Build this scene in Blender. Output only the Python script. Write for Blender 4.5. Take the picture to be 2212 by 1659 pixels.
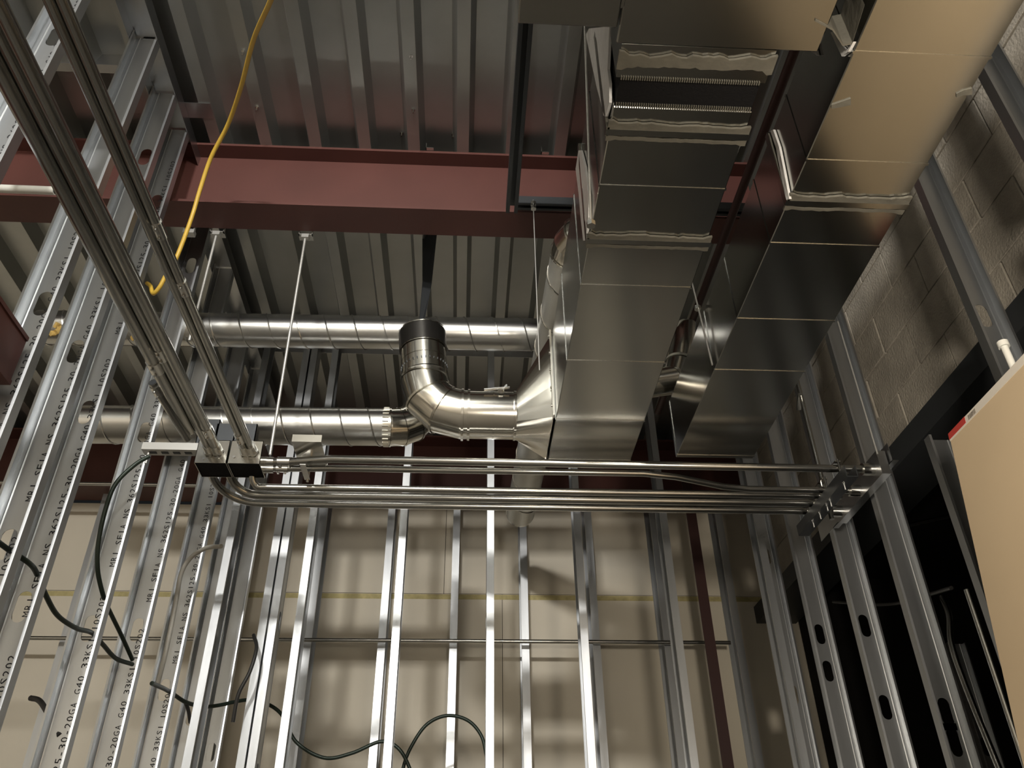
import bpy, bmesh, math, random
from mathutils import Vector, Matrix
random.seed(7)
S = bpy.context.scene
COL = S.collection
for o in list(bpy.data.objects): bpy.data.objects.remove(o)

# ------------------------------------------------------------------ camera
W, H, F = 2212, 1659, 1797.85
PITCH, YAW, ROLL = .60378, -.06316, -.0139
EYE = Vector((0, 0, 1.6))
_cy, _sy, _cp, _sp, _cr, _sr = math.cos(YAW), math.sin(YAW), math.cos(PITCH), math.sin(PITCH), math.cos(ROLL), math.sin(ROLL)
_r = Vector((_cy, _sy, 0)); _f = Vector((-_sy*_cp, _cy*_cp, _sp)); _u = Vector((_sy*_sp, -_cy*_sp, _cp))
RIGHT = _cr*_r + _sr*_u; UP = -_sr*_r + _cr*_u; FWD = _f
cam = bpy.data.cameras.new('camera'); camo = bpy.data.objects.new('camera', cam); COL.objects.link(camo)
M = Matrix((RIGHT, UP, -FWD)).transposed().to_4x4(); M.translation = EYE
camo.matrix_world = M
cam.sensor_width = 36; cam.lens = F/W*36; cam.clip_start = .02
S.camera = camo
# ------------------------------------------------------------------ light and exposure
wd = bpy.data.worlds.new('world'); S.world = wd; wd.use_nodes = True
bg = wd.node_tree.nodes['Background']; bg.inputs[0].default_value = (.8, .86, .9, 1); bg.inputs[1].default_value = .01
S.view_settings.view_transform = 'Standard'; S.view_settings.look = 'None'
S.view_settings.exposure = 0; S.view_settings.gamma = 1; S.view_settings.use_curve_mapping = False
def area(name, loc, to, sx, sy, power, col):
    l = bpy.data.lights.new(name, 'AREA'); l.shape = 'RECTANGLE'; l.size = sx; l.size_y = sy; l.energy = power; l.color = col
    o = bpy.data.objects.new(name, l); COL.objects.link(o); o.location = loc
    o.rotation_euler = (Vector(to)-Vector(loc)).to_track_quat('-Z', 'Y').to_euler(); return o
def point(name, loc, r, power, col):
    l = bpy.data.lights.new(name, 'POINT'); l.shadow_soft_size = r; l.energy = power; l.color = col
    o = bpy.data.objects.new(name, l); COL.objects.link(o); o.location = loc; return o
point('temporary_lamp_light', (-.2, -.3, 3.8), .07, 85, (1, .96, .89))
area('work_light_rear', (-.9, -2.9, 4.2), (-.2, 4.8, 2.6), .4, .2, 200, (1, .96, .9))
area('fill_light_rear_left', (-2.0, -1.7, 3.7), (-3.2, -3.5, 1.5), .5, .5, 150, (1, .96, .9))  # added fill, brightens the rear left walls that the stud webs reflect
area('work_light_low', (.50, -.25, 2.15), (1.75, 1.9, 2.9), .25, .25, 18, (1, .89, .74)).data.spread = math.radians(95)

# ------------------------------------------------------------------ pixel rays, used only to place things at their true depth
def ray(u, v): return RIGHT*((u-W/2)/F) - UP*((v-H/2)/F) + FWD
def onX(u, v, x): d = ray(u, v); return EYE + d*((x-EYE.x)/d.x)
def onY(u, v, y): d = ray(u, v); return EYE + d*((y-EYE.y)/d.y)
def onH(u, v, h): d = ray(u, v); return EYE + d*(h/d.z)
Z0 = 1.6                                   # heights below are given above the eye: z = Z0 + h

# ------------------------------------------------------------------ materials
def mat(name, col, rough=.5, metal=0., noise=0., nscale=20., bump=0., bscale=80., spangle=0., stretch=None, rvar=0.):
    m = bpy.data.materials.new(name); m.use_nodes = True; nt = m.node_tree; p = nt.nodes['Principled BSDF']
    p.inputs['Base Color'].default_value = (*col, 1); p.inputs['Roughness'].default_value = rough; p.inputs['Metallic'].default_value = metal
    tc = nt.nodes.new('ShaderNodeTexCoord'); mp = nt.nodes.new('ShaderNodeMapping'); nt.links.new(tc.outputs['Object'], mp.inputs[0])
    if stretch: mp.inputs['Scale'].default_value = stretch
    if noise or rvar:
        n = nt.nodes.new('ShaderNodeTexNoise'); n.inputs['Scale'].default_value = nscale; n.inputs['Detail'].default_value = 5
        nt.links.new(mp.outputs[0], n.inputs['Vector'])
        if noise:
            r = nt.nodes.new('ShaderNodeMapRange'); r.inputs[1].default_value = .25; r.inputs[2].default_value = .75; r.inputs[3].default_value = 1-noise; r.inputs[4].default_value = 1+noise
            nt.links.new(n.outputs[0], r.inputs[0])
            mx = nt.nodes.new('ShaderNodeMix'); mx.data_type = 'RGBA'; mx.blend_type = 'MULTIPLY'; mx.inputs[0].default_value = 1
            mx.inputs[6].default_value = (*col, 1); nt.links.new(r.outputs[0], mx.inputs[7]); nt.links.new(mx.outputs[2], p.inputs['Base Color'])
        if rvar:
            r = nt.nodes.new('ShaderNodeMapRange'); r.inputs[1].default_value = .3; r.inputs[2].default_value = .7; r.inputs[3].default_value = rough-rvar; r.inputs[4].default_value = rough+rvar
            nt.links.new(n.outputs[0], r.inputs[0]); nt.links.new(r.outputs[0], p.inputs['Roughness'])
    if spangle:
        v = nt.nodes.new('ShaderNodeTexVoronoi'); v.inputs['Scale'].default_value = spangle; nt.links.new(mp.outputs[0], v.inputs['Vector'])
        sp = nt.nodes.new('ShaderNodeSeparateColor'); nt.links.new(v.outputs['Color'], sp.inputs[0])
        r = nt.nodes.new('ShaderNodeMapRange'); r.inputs[3].default_value = max(.02, rough-.06); r.inputs[4].default_value = rough+.08
        nt.links.new(sp.outputs[0], r.inputs[0]); nt.links.new(r.outputs[0], p.inputs['Roughness'])
    if bump:
        n2 = nt.nodes.new('ShaderNodeTexNoise'); n2.inputs['Scale'].default_value = bscale; n2.inputs['Detail'].default_value = 4; nt.links.new(mp.outputs[0], n2.inputs['Vector'])
        b = nt.nodes.new('ShaderNodeBump'); b.inputs['Strength'].default_value = bump; b.inputs['Distance'].default_value = .01
        nt.links.new(n2.outputs[0], b.inputs['Height']); nt.links.new(b.outputs[0], p.inputs['Normal'])
    return m
MT = dict(
    stud=mat('galvanized_stud_steel', (.55, .57, .59), .39, 1, noise=.05, nscale=30, bump=.03, bscale=25, stretch=(1, 1, .15)),
    track=mat('galvanized_track_steel', (.52, .53, .54), .32, 1, noise=.06, nscale=20),
    deck=mat('galvanized_roof_deck', (.42, .43, .42), .34, .85, noise=.07, nscale=6, bump=.02, bscale=8),
    duct=mat('duct_sheet_steel', (.43, .43, .41), .18, 1, noise=.04, nscale=5, bump=.02, bscale=4),
    bright_spiral=mat('bright_spiral_duct_steel', (.62, .62, .59), .42, .7, noise=.05, nscale=12),
    spiral=mat('spiral_duct_steel', (.60, .60, .58), .27, 1, noise=.05, nscale=12, bump=.02, bscale=6),
    fitting=mat('bright_fitting_steel', (.72, .70, .64), .17, 1, noise=.06, nscale=9, bump=.03, bscale=9),
    emt=mat('conduit_steel', (.47, .47, .45), .24, 1, noise=.08, nscale=14),
    zinc=mat('zinc_hardware', (.7, .7, .68), .2, 1),
    red=mat('red_oxide_primer', (.09, .032, .026), .5, 0, noise=.12, nscale=4, bump=.02, bscale=60),
    gyp=mat('drywall_face_paper', (.64, .59, .49), .85, 0, noise=.03, nscale=3, bump=.02, bscale=200),
    gypback=mat('drywall_brown_back_paper', (.53, .415, .275), .8, 0, noise=.05, nscale=3),
    gypcore=mat('drywall_white_edge', (.62, .58, .52), .8),
    yellow_stripe=mat('yellow_joint_print', (.45, .39, .19), .85, noise=.2, nscale=30),
    cmu=mat('concrete_block', (.36, .33, .28), .95, 0, noise=.22, nscale=7, bump=.5, bscale=90),
    mortar=mat('mortar', (.25, .225, .19), .95, 0, noise=.1, nscale=20, bump=.4, bscale=120),
    conc=mat('concrete_floor', (.16, .145, .12), .7, 0, noise=.15, nscale=3),
    wall=mat('rear_wall_drywall', (.55, .50, .42), .9),
    dark=mat('shade_black_wall', (.015, .014, .013), .9),  # near black: the unlit side room's darkness is put into the colour
    strut=mat('dark_strut_steel', (.06, .065, .07), .45, .6),
    black=mat('black_flexible_fabric', (.008, .008, .009), .7, bump=.2, bscale=200),
    mastic=mat('grey_duct_sealant', (.42, .42, .37), .6, noise=.12, nscale=25, bump=.4, bscale=40),
    sleeve=mat('dark_sleeve_steel', (.045, .043, .04), .32, .8),
    ductmastic=mat('grey_brown_duct_sealant', (.135, .13, .11), .55, .3, noise=.12, nscale=25, bump=.3, bscale=40),
    foil=mat('bright_sealant_film', (.80, .80, .80), .4, .2, noise=.08, nscale=30, bump=.5, bscale=30),
    zinc2=mat('dull_zinc_hardware', (.5, .5, .48), .4, .55),
    redpipe=mat('dark_red_pipe', (.05, .02, .018), .5),
    ink=mat('black_ink', (.02, .02, .022), .7),
    cord=mat('yellow_cord_jacket', (.55, .36, .05), .45, noise=.06, nscale=30),
    green=mat('green_cable_armor', (.022, .035, .026), .45, .3),
    grey_cable=mat('dark_grey_cable', (.035, .035, .035), .5),
    whitegrey=mat('pale_flexible_tube', (.45, .44, .40), .45),
    pvc=mat('white_pvc', (.62, .62, .58), .4),
    label_red=mat('red_end_tape', (.45, .05, .04), .5),
    foam=mat('expanding_foam', (.55, .38, .12), .9, noise=.2, nscale=30, bump=.6, bscale=40),
)

# ------------------------------------------------------------------ mesh building
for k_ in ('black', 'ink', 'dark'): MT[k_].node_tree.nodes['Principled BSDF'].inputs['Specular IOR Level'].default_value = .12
class MB:
    def __init__(s): s.v = []; s.f = []
    def quad(s, a, b, c, d):
        n = len(s.v); s.v += [Vector(a), Vector(b), Vector(c), Vector(d)]; s.f.append((n, n+1, n+2, n+3))
    def box(s, a, b):
        x0, y0, z0 = a; x1, y1, z1 = b; n = len(s.v)
        s.v += [Vector(p) for p in ((x0,y0,z0),(x1,y0,z0),(x1,y1,z0),(x0,y1,z0),(x0,y0,z1),(x1,y0,z1),(x1,y1,z1),(x0,y1,z1))]
        s.f += [tuple(n+i for i in q) for q in ((0,3,2,1),(4,5,6,7),(0,1,5,4),(1,2,6,5),(2,3,7,6),(3,0,4,7))]; return s
    def bar(s, p, q, w, h, up=(0, 0, 1)):
        p = Vector(p); q = Vector(q); d = (q-p).normalized(); up = Vector(up)
        x = d.cross(up)
        if x.length < 1e-4: x = d.cross(Vector((1, 0, 0)))
        x.normalize(); y = x.cross(d); n = len(s.v)
        for e in (p, q):
            for a, b in ((-1,-1),(1,-1),(1,1),(-1,1)): s.v.append(e + x*a*w/2 + y*b*h/2)
        s.f += [tuple(n+i for i in t) for t in ((0,1,2,3),(7,6,5,4),(0,4,5,1),(1,5,6,2),(2,6,7,3),(3,7,4,0))]; return s
    def loops(s, rings, cap=True, closed=True):
        n = len(s.v); k = len(rings[0])
        for r in rings: s.v += [Vector(p) for p in r]
        for i in range(len(rings)-1):
            for j in range(k if closed else k-1):
                a = n+i*k+j; b = n+i*k+(j+1) % k
                s.f.append((a, b, b+k, a+k))
        if cap:
            s.f.append(tuple(n+j for j in range(k-1, -1, -1))); s.f.append(tuple(n+(len(rings)-1)*k+j for j in range(k)))
        return s
    def tube(s, pts, r, seg=14, cap=True, radii=None):
        pts = [Vector(p) for p in pts]; N = len(pts); ts = [(pts[i+1]-pts[i]).normalized() for i in range(N-1)]
        x = ts[0].cross(Vector((0, 0, 1)))
        if x.length < 1e-3: x = ts[0].cross(Vector((1, 0, 0)))
        x.normalize(); rings = []
        for i in range(N):
            ta = ts[max(0, i-1)]; tb = ts[min(N-2, i)]; t = (ta+tb)
            t = ta if t.length < 1e-5 else t.normalized()
            x = (x - t*x.dot(t)).normalized(); y = t.cross(x)
            k = 1/max(.6, ta.dot(t)); bend = (tb-ta); rr = radii[i] if radii else r
            ring = []
            for j in range(seg):
                a = 2*math.pi*j/seg; o = (x*math.cos(a)+y*math.sin(a))*rr
                if bend.length > 1e-4:
                    bn = bend.normalized(); o = o + bn*(o.dot(bn)*(k-1))
                ring.append(pts[i]+o)
            rings.append(ring)
        return s.loops(rings, cap)
    def add(s, me_v, me_f, mtx=None):
        n = len(s.v); s.v += [(mtx @ Vector(p)) if mtx else Vector(p) for p in me_v]; s.f += [tuple(n+i for i in f) for f in me_f]; return s
    def mesh(s, name, material, smooth=None, bevel=0):
        me = bpy.data.meshes.new(name); me.from_pydata([tuple(v) for v in s.v], [], s.f)
        bm = bmesh.new(); bm.from_mesh(me); bmesh.ops.recalc_face_normals(bm, faces=bm.faces)
        if bevel: bmesh.ops.bevel(bm, geom=bm.edges[:], offset=bevel, segments=1, affect='EDGES')
        bm.to_mesh(me); bm.free()
        me.materials.append(MT[material] if isinstance(material, str) else material)
        if smooth is not None:
            for p in me.polygons: p.use_smooth = True
            me.set_sharp_from_angle(angle=math.radians(smooth))
        return me
    def build(s, name, material, parent=None, smooth=None, bevel=0):
        return link(name, s.mesh(name, material, smooth, bevel), parent)
def link(name, me, parent=None, mtx=None):
    o = bpy.data.objects.new(name, me); COL.objects.link(o)
    if parent: o.parent = parent
    if mtx is not None: o.matrix_local = mtx
    return o
def tag(o, label, cat, group=None, kind=None):
    o['label'] = label; o['category'] = cat
    if group: o['group'] = group
    if kind: o['kind'] = kind
    return o
class PIECES:
    # alike small pieces, each an object of its own
    def __init__(s, name, material, parent, inv=None, smooth=None): s.a = (name, material, parent, inv, smooth)
    def new(s):
        s.flush(); s.m = MB(); return s.m
    m = None
    def flush(s):
        if s.m is not None and s.m.v:
            n, mt, p, inv, sm = s.a; o = s.m.build(n, mt, p, sm)
            if inv is not None: o.matrix_parent_inverse = inv
        s.m = None
def struct(o): o['kind'] = 'structure'; return o
def empty(name, label, cat, group=None, loc=(0, 0, 0)):
    o = bpy.data.objects.new(name, None); COL.objects.link(o); o.location = loc; o.empty_display_size = .05
    return tag(o, label, cat, group)
def spline(pts, n=10):
    P = [Vector(p) for p in pts]; P = [2*P[0]-P[1]] + P + [2*P[-1]-P[-2]]; out = []
    for i in range(1, len(P)-2):
        for k in range(n):
            t = k/n; a, b, c, d = P[i-1], P[i], P[i+1], P[i+2]
            out.append(.5*((2*b)+(c-a)*t+(2*a-5*b+4*c-d)*t*t+(3*b-a-3*c+d)*t**3))
    out.append(P[-2]); return out

# ================================================================== SETTING
XL, XR = -1.125, 1.47                # room-side faces of the left and right stud walls
YF, YB, YD = 3.55, 4.67, 4.82        # front stud row, back stud row, drywall
HD = 2.74                            # underside of the roof deck ribs
struct(MB().box((-5, -4, -.1), (4.5, 6, 0)).build('floor', 'conc'))
# roof deck: one rolled profile, ribs along y
def deck():
    m = MB(); prof = []; pitch = .2; x = -4.845
    while x < 4.2:
        for dx, dz in ((-.024, 0), (.024, 0), (.044, .072), (.156, .072)): prof.append((x+dx, Z0+HD+dz))
        x += pitch
    top = [(a, b+.0015) for a, b in prof]
    n = len(prof); ys = (-3.9, 5.2)
    for s_, pr in ((0, prof), (1, top)):
        for y in ys: m.v += [Vector((a, y, b)) for a, b in pr]
    for i in range(n-1):
        m.f.append((i, i+1, n+i+1, n+i)); m.f.append((2*n+i, 3*n+i, 3*n+i+1, 2*n+i+1))
    c = struct(m.build('ceiling', 'deck'))
    MB().box((-5, -4, Z0+HD+.076), (4.5, 5.3, Z0+HD+.18)).build('roof_slab', 'dark', c)
    scr = MB().tube([(0, 0, 0), (0, 0, -.004)], .0075, 6).tube([(0, 0, -.004), (0, 0, -.02)], .0028, 6).mesh('screw', 'zinc')
    for u, v, h in ((525, 110, .0), (555, 232, 0), (888, 121, 0), (893, 237, 0), (868, 287, .07), (979, 290, .07)):
        p = onH(u, v, HD+h); link('screw', scr, c, Matrix.Translation(p))
    return c
CEIL = deck()
# drywall behind the back studs, sheet by sheet
wb = struct(MB().box((-5, YD+.016, 0), (4.5, YD+.12, Z0+2.36)).build('wall_back', 'dark'))
seam = Z0+1.797
for x0 in (-5., -2.56, -.12, 2.32):
    x1 = min(x0+2.437, 4.5)
    MB().box((x0, YD, seam+.0015), (x1, YD+.0155, Z0+2.36)).build('drywall_panel', 'gyp', wb)
    MB().box((x0+.35, YD, seam-1.218), (x1+.35, YD+.0155, seam-.0015)).build('drywall_panel', 'gyp', wb)
    MB().box((x0, YD, .01), (x1, YD+.0155, seam-1.221)).build('drywall_panel', 'gyp', wb)
MB().box((-4.9, YD-.0006, seam-.034), (4.4, YD, seam-.004)).build('printed_stripe', 'yellow_stripe', wb)
# rear and left walls of the room behind the camera
struct(MB().box((-5, -3.6, 0), (4.5, -3.5, Z0+HD)).build('wall_rear', 'wall'))
struct(MB().box((-5.1, -3.6, 0), (-5, 5.2, Z0+HD)).build('wall_left', 'wall'))
# block wall on the right, above an opening into an unlit room
XC = 1.80; HO = 1.73
wr = struct(MB().box((XC+.012, -.4, Z0+HO), (XC+.19, YD, Z0+HD+.07)).build('wall_right', 'mortar'))
bl = MB().box((-.19, -.4/2+.003, 0), (0, .4/2-.003, .197)).mesh('block', 'cmu', bevel=.002)
blh = MB().box((-.19, -.2/2+.004, 0), (0, .2/2-.004, .194)).mesh('block', 'cmu', bevel=.004)
for r in range(6):
    for c in range(13):
        y = -.2 + c*.4 + (.2 if r % 2 else 0)
        if y > YD-.2: continue
        if Z0+HO+r*.2032+.19 > Z0+HD+.07: continue
        o = link('block', bl, wr); o.location = (XC+.19+random.uniform(-.003, .003), y, Z0+HO+.006+r*.2032)
MB().box((XC-.05, -.4, Z0+HO-.1), (XC+.19, YD, Z0+HO)).build('lintel', 'strut', wr)
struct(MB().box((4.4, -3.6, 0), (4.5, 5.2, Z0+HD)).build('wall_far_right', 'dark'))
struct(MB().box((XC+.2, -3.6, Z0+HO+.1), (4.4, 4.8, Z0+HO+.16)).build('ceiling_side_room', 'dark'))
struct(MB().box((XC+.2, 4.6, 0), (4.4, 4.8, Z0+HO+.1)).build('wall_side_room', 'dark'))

# ================================================================== STEEL STUDS
def stud_mesh(name, h, holes, lw=.092, fl=.032, cut=None, material='stud'):
    """C stud: web in the xz plane facing -y, flanges running towards -y, z from 0 to h, slotted punch-outs."""
    m = MB(); e = lw/2; t = .0011
    def strip(poly):
        k = len(poly)
        nrm = []
        for i in range(k):
            a = Vector(poly[max(0, i-1)]); b = Vector(poly[min(k-1, i+1)]); d = (b-a).normalized(); nrm.append(Vector((-d.y, d.x)))
        off = [(poly[i][0]+nrm[i].x*t, poly[i][1]+nrm[i].y*t) for i in range(k)]
        out = list(poly)+off[::-1]
        m.loops([[(x, y, 0) for x, y in out], [(x, y, h) for x, y in out]], True)
    l = fl
    strip([(-e+.0065, -l+.0002), (-e, -l), (-e, 0), (-.0345, 0), (-.0315, -.002), (-.0285, 0), (-.022, 0)])
    strip([(.022, 0), (.0285, 0), (.0315, -.002), (.0345, 0), (e, 0), (e, -l), (e-.0065, -l+.0002)])
    zs = [0]
    for zc in sorted(holes):
        zs += [zc-.055, zc+.055]
    zs.append(h)
    for i in range(0, len(zs)-1):
        a, b = zs[i], zs[i+1]
        if i % 2 == 0:
            m.box((-.022, 0, a), (.022, t, b))
        else:
            zc = (a+b)/2; N = 24; R = []; O = []
            for j in range(N):
                an = 2*math.pi*(j+.5)/N; ca, sa = math.cos(an), math.sin(an)
                R.append((.0185*ca, zc + .0185*sa + (.024 if sa > 0 else -.024)))
                k = max(abs(ca)/.022, abs(sa)/.055); O.append((ca/k, zc+sa/k))
            # snap the outer ring to the corners
            for cx, cz in ((-.022, -.055), (.022, -.055), (.022, .055), (-.022, .055)):
                q = min(range(N), key=lambda j: (O[j][0]-cx)**2+(O[j][1]-zc-cz)**2); O[q] = (cx, zc+cz)
            n = len(m.v)
            for ring, y in ((R, 0), (O, 0), (R, t), (O, t)): m.v += [Vector((x, y, z)) for x, z in ring]
            for j in range(N):
                j2 = (j+1) % N
                m.f += [(n+j, n+N+j, n+N+j2, n+j2), (n+2*N+j, n+2*N+j2, n+3*N+j2, n+3*N+j), (n+j, n+j2, n+2*N+j2, n+2*N+j)]
    return m.mesh(name, material)
TXT = 'MRI SFIA NS 362S125-30-20GA G40 33KSI 10S202'
def text_mesh(body, size, name, material='ink', sx=1.0):
    cu = bpy.data.curves.new(name, 'FONT'); cu.body = body; cu.size = size; cu.resolution_u = 2; cu.space_character = 1.0
    ob = bpy.data.objects.new(name, cu); COL.objects.link(ob); dg = bpy.context.evaluated_depsgraph_get()
    me = bpy.data.meshes.new_from_object(ob.evaluated_get(dg)); bpy.data.objects.remove(ob); me.name = name
    w = max(v.co.x for v in me.vertices)
    if sx != 1.0:
        for v in me.vertices: v.co.x *= sx
    me.materials.clear(); me.materials.append(MT[material]); return me
def mono_text(body, pitch, size, wid):
    vs, fs = [], []; cache = {}
    for i, ch in enumerate(body):
        if ch == ' ': continue
        if ch not in cache: cache[ch] = text_mesh(ch, size, 'glyph')
        g = cache[ch]; xs = [v.co.x for v in g.vertices]; a, b = min(xs), max(xs); k = min(1.6, wid/max(b-a, .001)) if ch not in 'I1-' else 1.3
        n = len(vs); c = (a+b)/2
        vs += [((v.co.x-c)*k + (i+.5)*pitch, v.co.y, 0) for v in g.vertices]; fs += [[n+j for j in p.vertices] for p in g.polygons]
    me = bpy.data.meshes.new('printed_text'); me.from_pydata(vs, [], fs); me.materials.append(MT['ink'])
    for g in cache.values(): bpy.data.meshes.remove(g)
    return me
TM = mono_text(TXT, .85/len(TXT), .0275, .0142)
MUP = Matrix(((0, -1, 0, 0), (0, 0, -1, 0), (1, 0, 0, 0), (0, 0, 0, 1)))    # runs upward, letter tops to the left, faces -y
STUD_Z = .02
def stud(x, y, rotz, label, group, holes, texts=(), h=Z0+HD-.03, name='steel_stud', tx=.027, me=None):
    me = me or stud_mesh('steel_stud', h, holes)
    o = link(name, me); o.location = (x, y, STUD_Z); o.rotation_euler = (0, 0, rotz); tag(o, label, 'stud', group)
    for tz in texts:
        if tz+.86 > h: continue
        link('printed_text', TM, o, Matrix.Translation((tx, -.0006, tz)) @ MUP)['kind'] = 'stuff'
    return o
GL = 'studs of the left wall'
def hh(u, v, y): return onY(u, v, y).z-STUD_Z
left = [  # lip y, label, hole heights, text start heights
    (1.394, 'steel stud at top left corner, nearest of the left wall', [onY(120, 75, 1.42).z, 2.6], [onY(112, 130, 1.42).z-.55]),
    (1.79, 'steel stud of left wall with red beam end against its web', [onY(108, 655, 1.82).z, onY(228, 95, 1.82).z+.7, 1.8], [onY(108, 640, 1.82).z-.56]),
    (2.02, 'steel stud close behind the one with the red beam end', [onY(232, 335, 2.05).z, onY(162, 758, 2.05).z, onY(12, 1175, 2.05).z], [onY(180, 722, 2.05).z-.56]),
    (2.19, 'third steel stud crossing the left end of red ceiling beam', [onY(278, 435, 2.22).z, onY(208, 890, 2.22).z, onY(50, 1310, 2.22).z, onY(80, 1225, 2.22).z-.0], [onY(225, 800, 2.22).z-.80]),
    (2.62, 'steel stud of left wall that the green cable enters', [onY(303, 570, 2.65).z, onY(312, 933, 2.65).z, onY(213, 1288, 2.65).z, onY(198, 1357, 2.65).z], [onY(236, 1225, 2.65).z]),
    (3.00, 'steel stud of left wall behind the strut bracket', [onY(300, 1360, 3.03).z, onY(425, 880, 3.03).z], [onY(320, 1301, 3.03).z]),
    (3.42, 'steel stud of left wall behind the two junction boxes', [onY(357, 1490, 3.45).z, onY(470, 925, 3.45).z], [onY(371, 1434, 3.45).z]),
    (3.83, 'steel stud of left wall behind pale bent tube', [onY(410, 1545, 3.86).z], [onY(423, 1502, 3.86).z]),
    (4.24, 'last steel stud of left wall in the far left corner', [onY(500, 1625, 4.27).z], []),
]
for yl, lab, holes, tx in left:
    hs = []
    for a in sorted(z-STUD_Z for z in holes):
        if not hs or a-hs[-1] > .125: hs.append(a)
    tt = []
    for t in tx:
        t -= STUD_Z; tt += [t, t-.945, t+.945, t-1.89, t+1.89]
    tt = [t for t in tt if t > .05]
    stud(XL-.046, yl+.032, 0, lab, GL, hs, tt)
# top tracks along the deck
def track_y(x0, x1, y0, y1, z, leg, lab, up=True):
    m = MB(); s = -1 if up else 1
    m.box((x0, y0, z), (x1, y1, z+.0015)); m.box((x0-.0015, y0, min(z, z+s*leg)), (x0, y1, max(z, z+s*leg))); m.box((x1, y0, min(z, z+s*leg)), (x1+.0015, y1, max(z, z+s*leg)))
    return tag(m.build('stud_track', 'track'), lab, 'track')
track_y(XL-.0945, XL+.0025, .3, 4.3, Z0+HD-.004, .06, 'long steel track along the roof deck over the left studs')
track_y(XR-.0025, XR+.0945, .3, 3.9, Z0+HD-.004, .05, 'steel track along the roof deck over the right studs')
def track_x(y0, y1, x0, x1, z, leg, lab):
    m = MB(); m.box((x0, y0, z), (x1, y1, z+.0015)); m.box((x0, y0-.0015, z-leg), (x1, y0, z)); m.box((x0, y1, z-leg), (x1, y1+.0015, z))
    return tag(m.build('stud_track', 'track'), lab, 'track')
track_x(YF-.002, YF+.094, -1.05, 1.42, Z0+HD-.004, .04, 'steel track at the roof over the front row of back studs')
# blocking channel seen at the top left
m = MB(); p = onY(95, 88, 1.96); q = onY(95, 157, 1.96)
m.box((-2.6, 1.95, q.z), (-1.222, 1.9515, p.z)); m.box((-2.6, 1.915, p.z-.001), (-1.222, 1.95, p.z+.001)); m.box((-2.6, 1.915, q.z-.001), (-1.222, 1.95, q.z+.001))
tag(m.build('blocking_channel', 'track'), 'horizontal steel blocking channel at top left behind the studs', 'channel')
# back wall, front row: flanges face the room
GB = 'front row of back wall studs'
def hat(y): return [z for z in (.35, .96, 1.57, 2.18, 2.79, 3.4)]
fr_me = stud_mesh('steel_stud', Z0+HD-.03, hat(0))
for u, lab, rz in ((520, 'left stud of the tight pair in the back wall', math.pi/2), (543, 'right stud of the tight pair in the back wall', -math.pi/2), (604, 'back wall stud just right of the tight pair', math.pi/2),
               (836, 'back wall stud rising behind the round elbow', math.pi/2), (1058, 'bright back wall stud in the middle of picture', math.pi/2), (1279, 'bright back wall stud below end of the centre duct', -math.pi/2), (1500, 'back wall stud between the two ducts', -math.pi/2)):
    p = onY(u, 1645, YF)
    # local -y (flange run) must point along -x or +x, web depth along y
    s = 1 if rz > 0 else -1
    stud(p.x - s*.016, YF+.046, rz, lab, GB, None, me=fr_me)
stud(1.40, YF+.046, -math.pi/2, 'last back wall stud at the right corner', GB, None, me=fr_me)
stud(-1.075, YF+.046, math.pi/2, 'back wall stud in the left corner', GB, None, me=fr_me)
GBB = 'rear row of back wall studs against drywall'
br_me = stud_mesh('steel_stud', Z0+2.33, [.4, 1.01, 1.62, 2.23, 2.84, 3.4], lw=.146, fl=.041)
i = 0
nm = ['far left stud against drywall, seen between left wall studs', 'stud against drywall left of the tight pair', 'stud against drywall at the foot of green cable', 'stud against drywall left of centre', 'stud against drywall under round duct end', 'dark stud against drywall under the centre duct', 'stud against drywall below second duct', 'rightmost stud against drywall', ]
for u in (447, 632, 805, 972, 1140, 1306, 1472, 1640):
    p = onY(u, 1640, YB)
    s = 1 if u < 1000 else -1
    stud(p.x - s*.0205, YB+.073, s*math.pi/2, nm[i], GBB, None, me=br_me, h=Z0+2.33); i += 1
for k, x in enumerate((-2.65, -2.2)):
    stud(x, YB+.073, math.pi/2, ('leftmost stud' if k == 0 else 'second stud from left')+' against drywall beyond the left wall', GBB, None, me=br_me)
# right wall
GR = 'studs of the right wall'
rt = [(1.385, 'steel stud in the top right corner beside block wall', [2.0, 3.2]), (1.80, 'steel stud standing behind the brown drywall sheets', [onY(2047, 695, 1.84).z, 2.2]), (2.20, 'short steel stud right of the dark opening', [1.3]),
      (2.62, 'steel stud left of the dark opening', [onY(1920, 1545, 2.66).z-.1, 2.2]), (3.00, 'right wall stud with slot, third from the corner', [onY(1915, 1540, 3.03).z, 2.6]), (3.41, 'right wall stud second from the corner', [onY(1812, 1460, 3.44).z, 2.7]), (3.83, 'right wall stud nearest the back corner', [onY(1724, 1510, 3.86).z, onY(1665, 1210, 3.86).z])]
for yl, lab, holes in rt:
    if yl == 2.20:
        stud(XR+.046, yl+.032, 0, lab, GR, holes, h=Z0+1.34); continue
    stud(XR+.046, yl+.032, 0, lab, GR, holes)
# dim studs inside the unlit side room
GD = 'dim studs in the unlit side room'
dm_me = stud_mesh('steel_stud', Z0+1.3, [.6, 1.2, 1.8, 2.4])
for k, (x, y) in enumerate(((2.55, 4.2), (2.95, 4.2), (3.35, 4.2), (2.3, 3.3), (2.75, 3.3))):
    stud(x, y, 0 if k < 3 else .0, ['first', 'second', 'third', 'nearer left', 'nearer right'][k]+' dim stud in the dark room beyond the opening', GD, None, me=dm_me)

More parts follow.
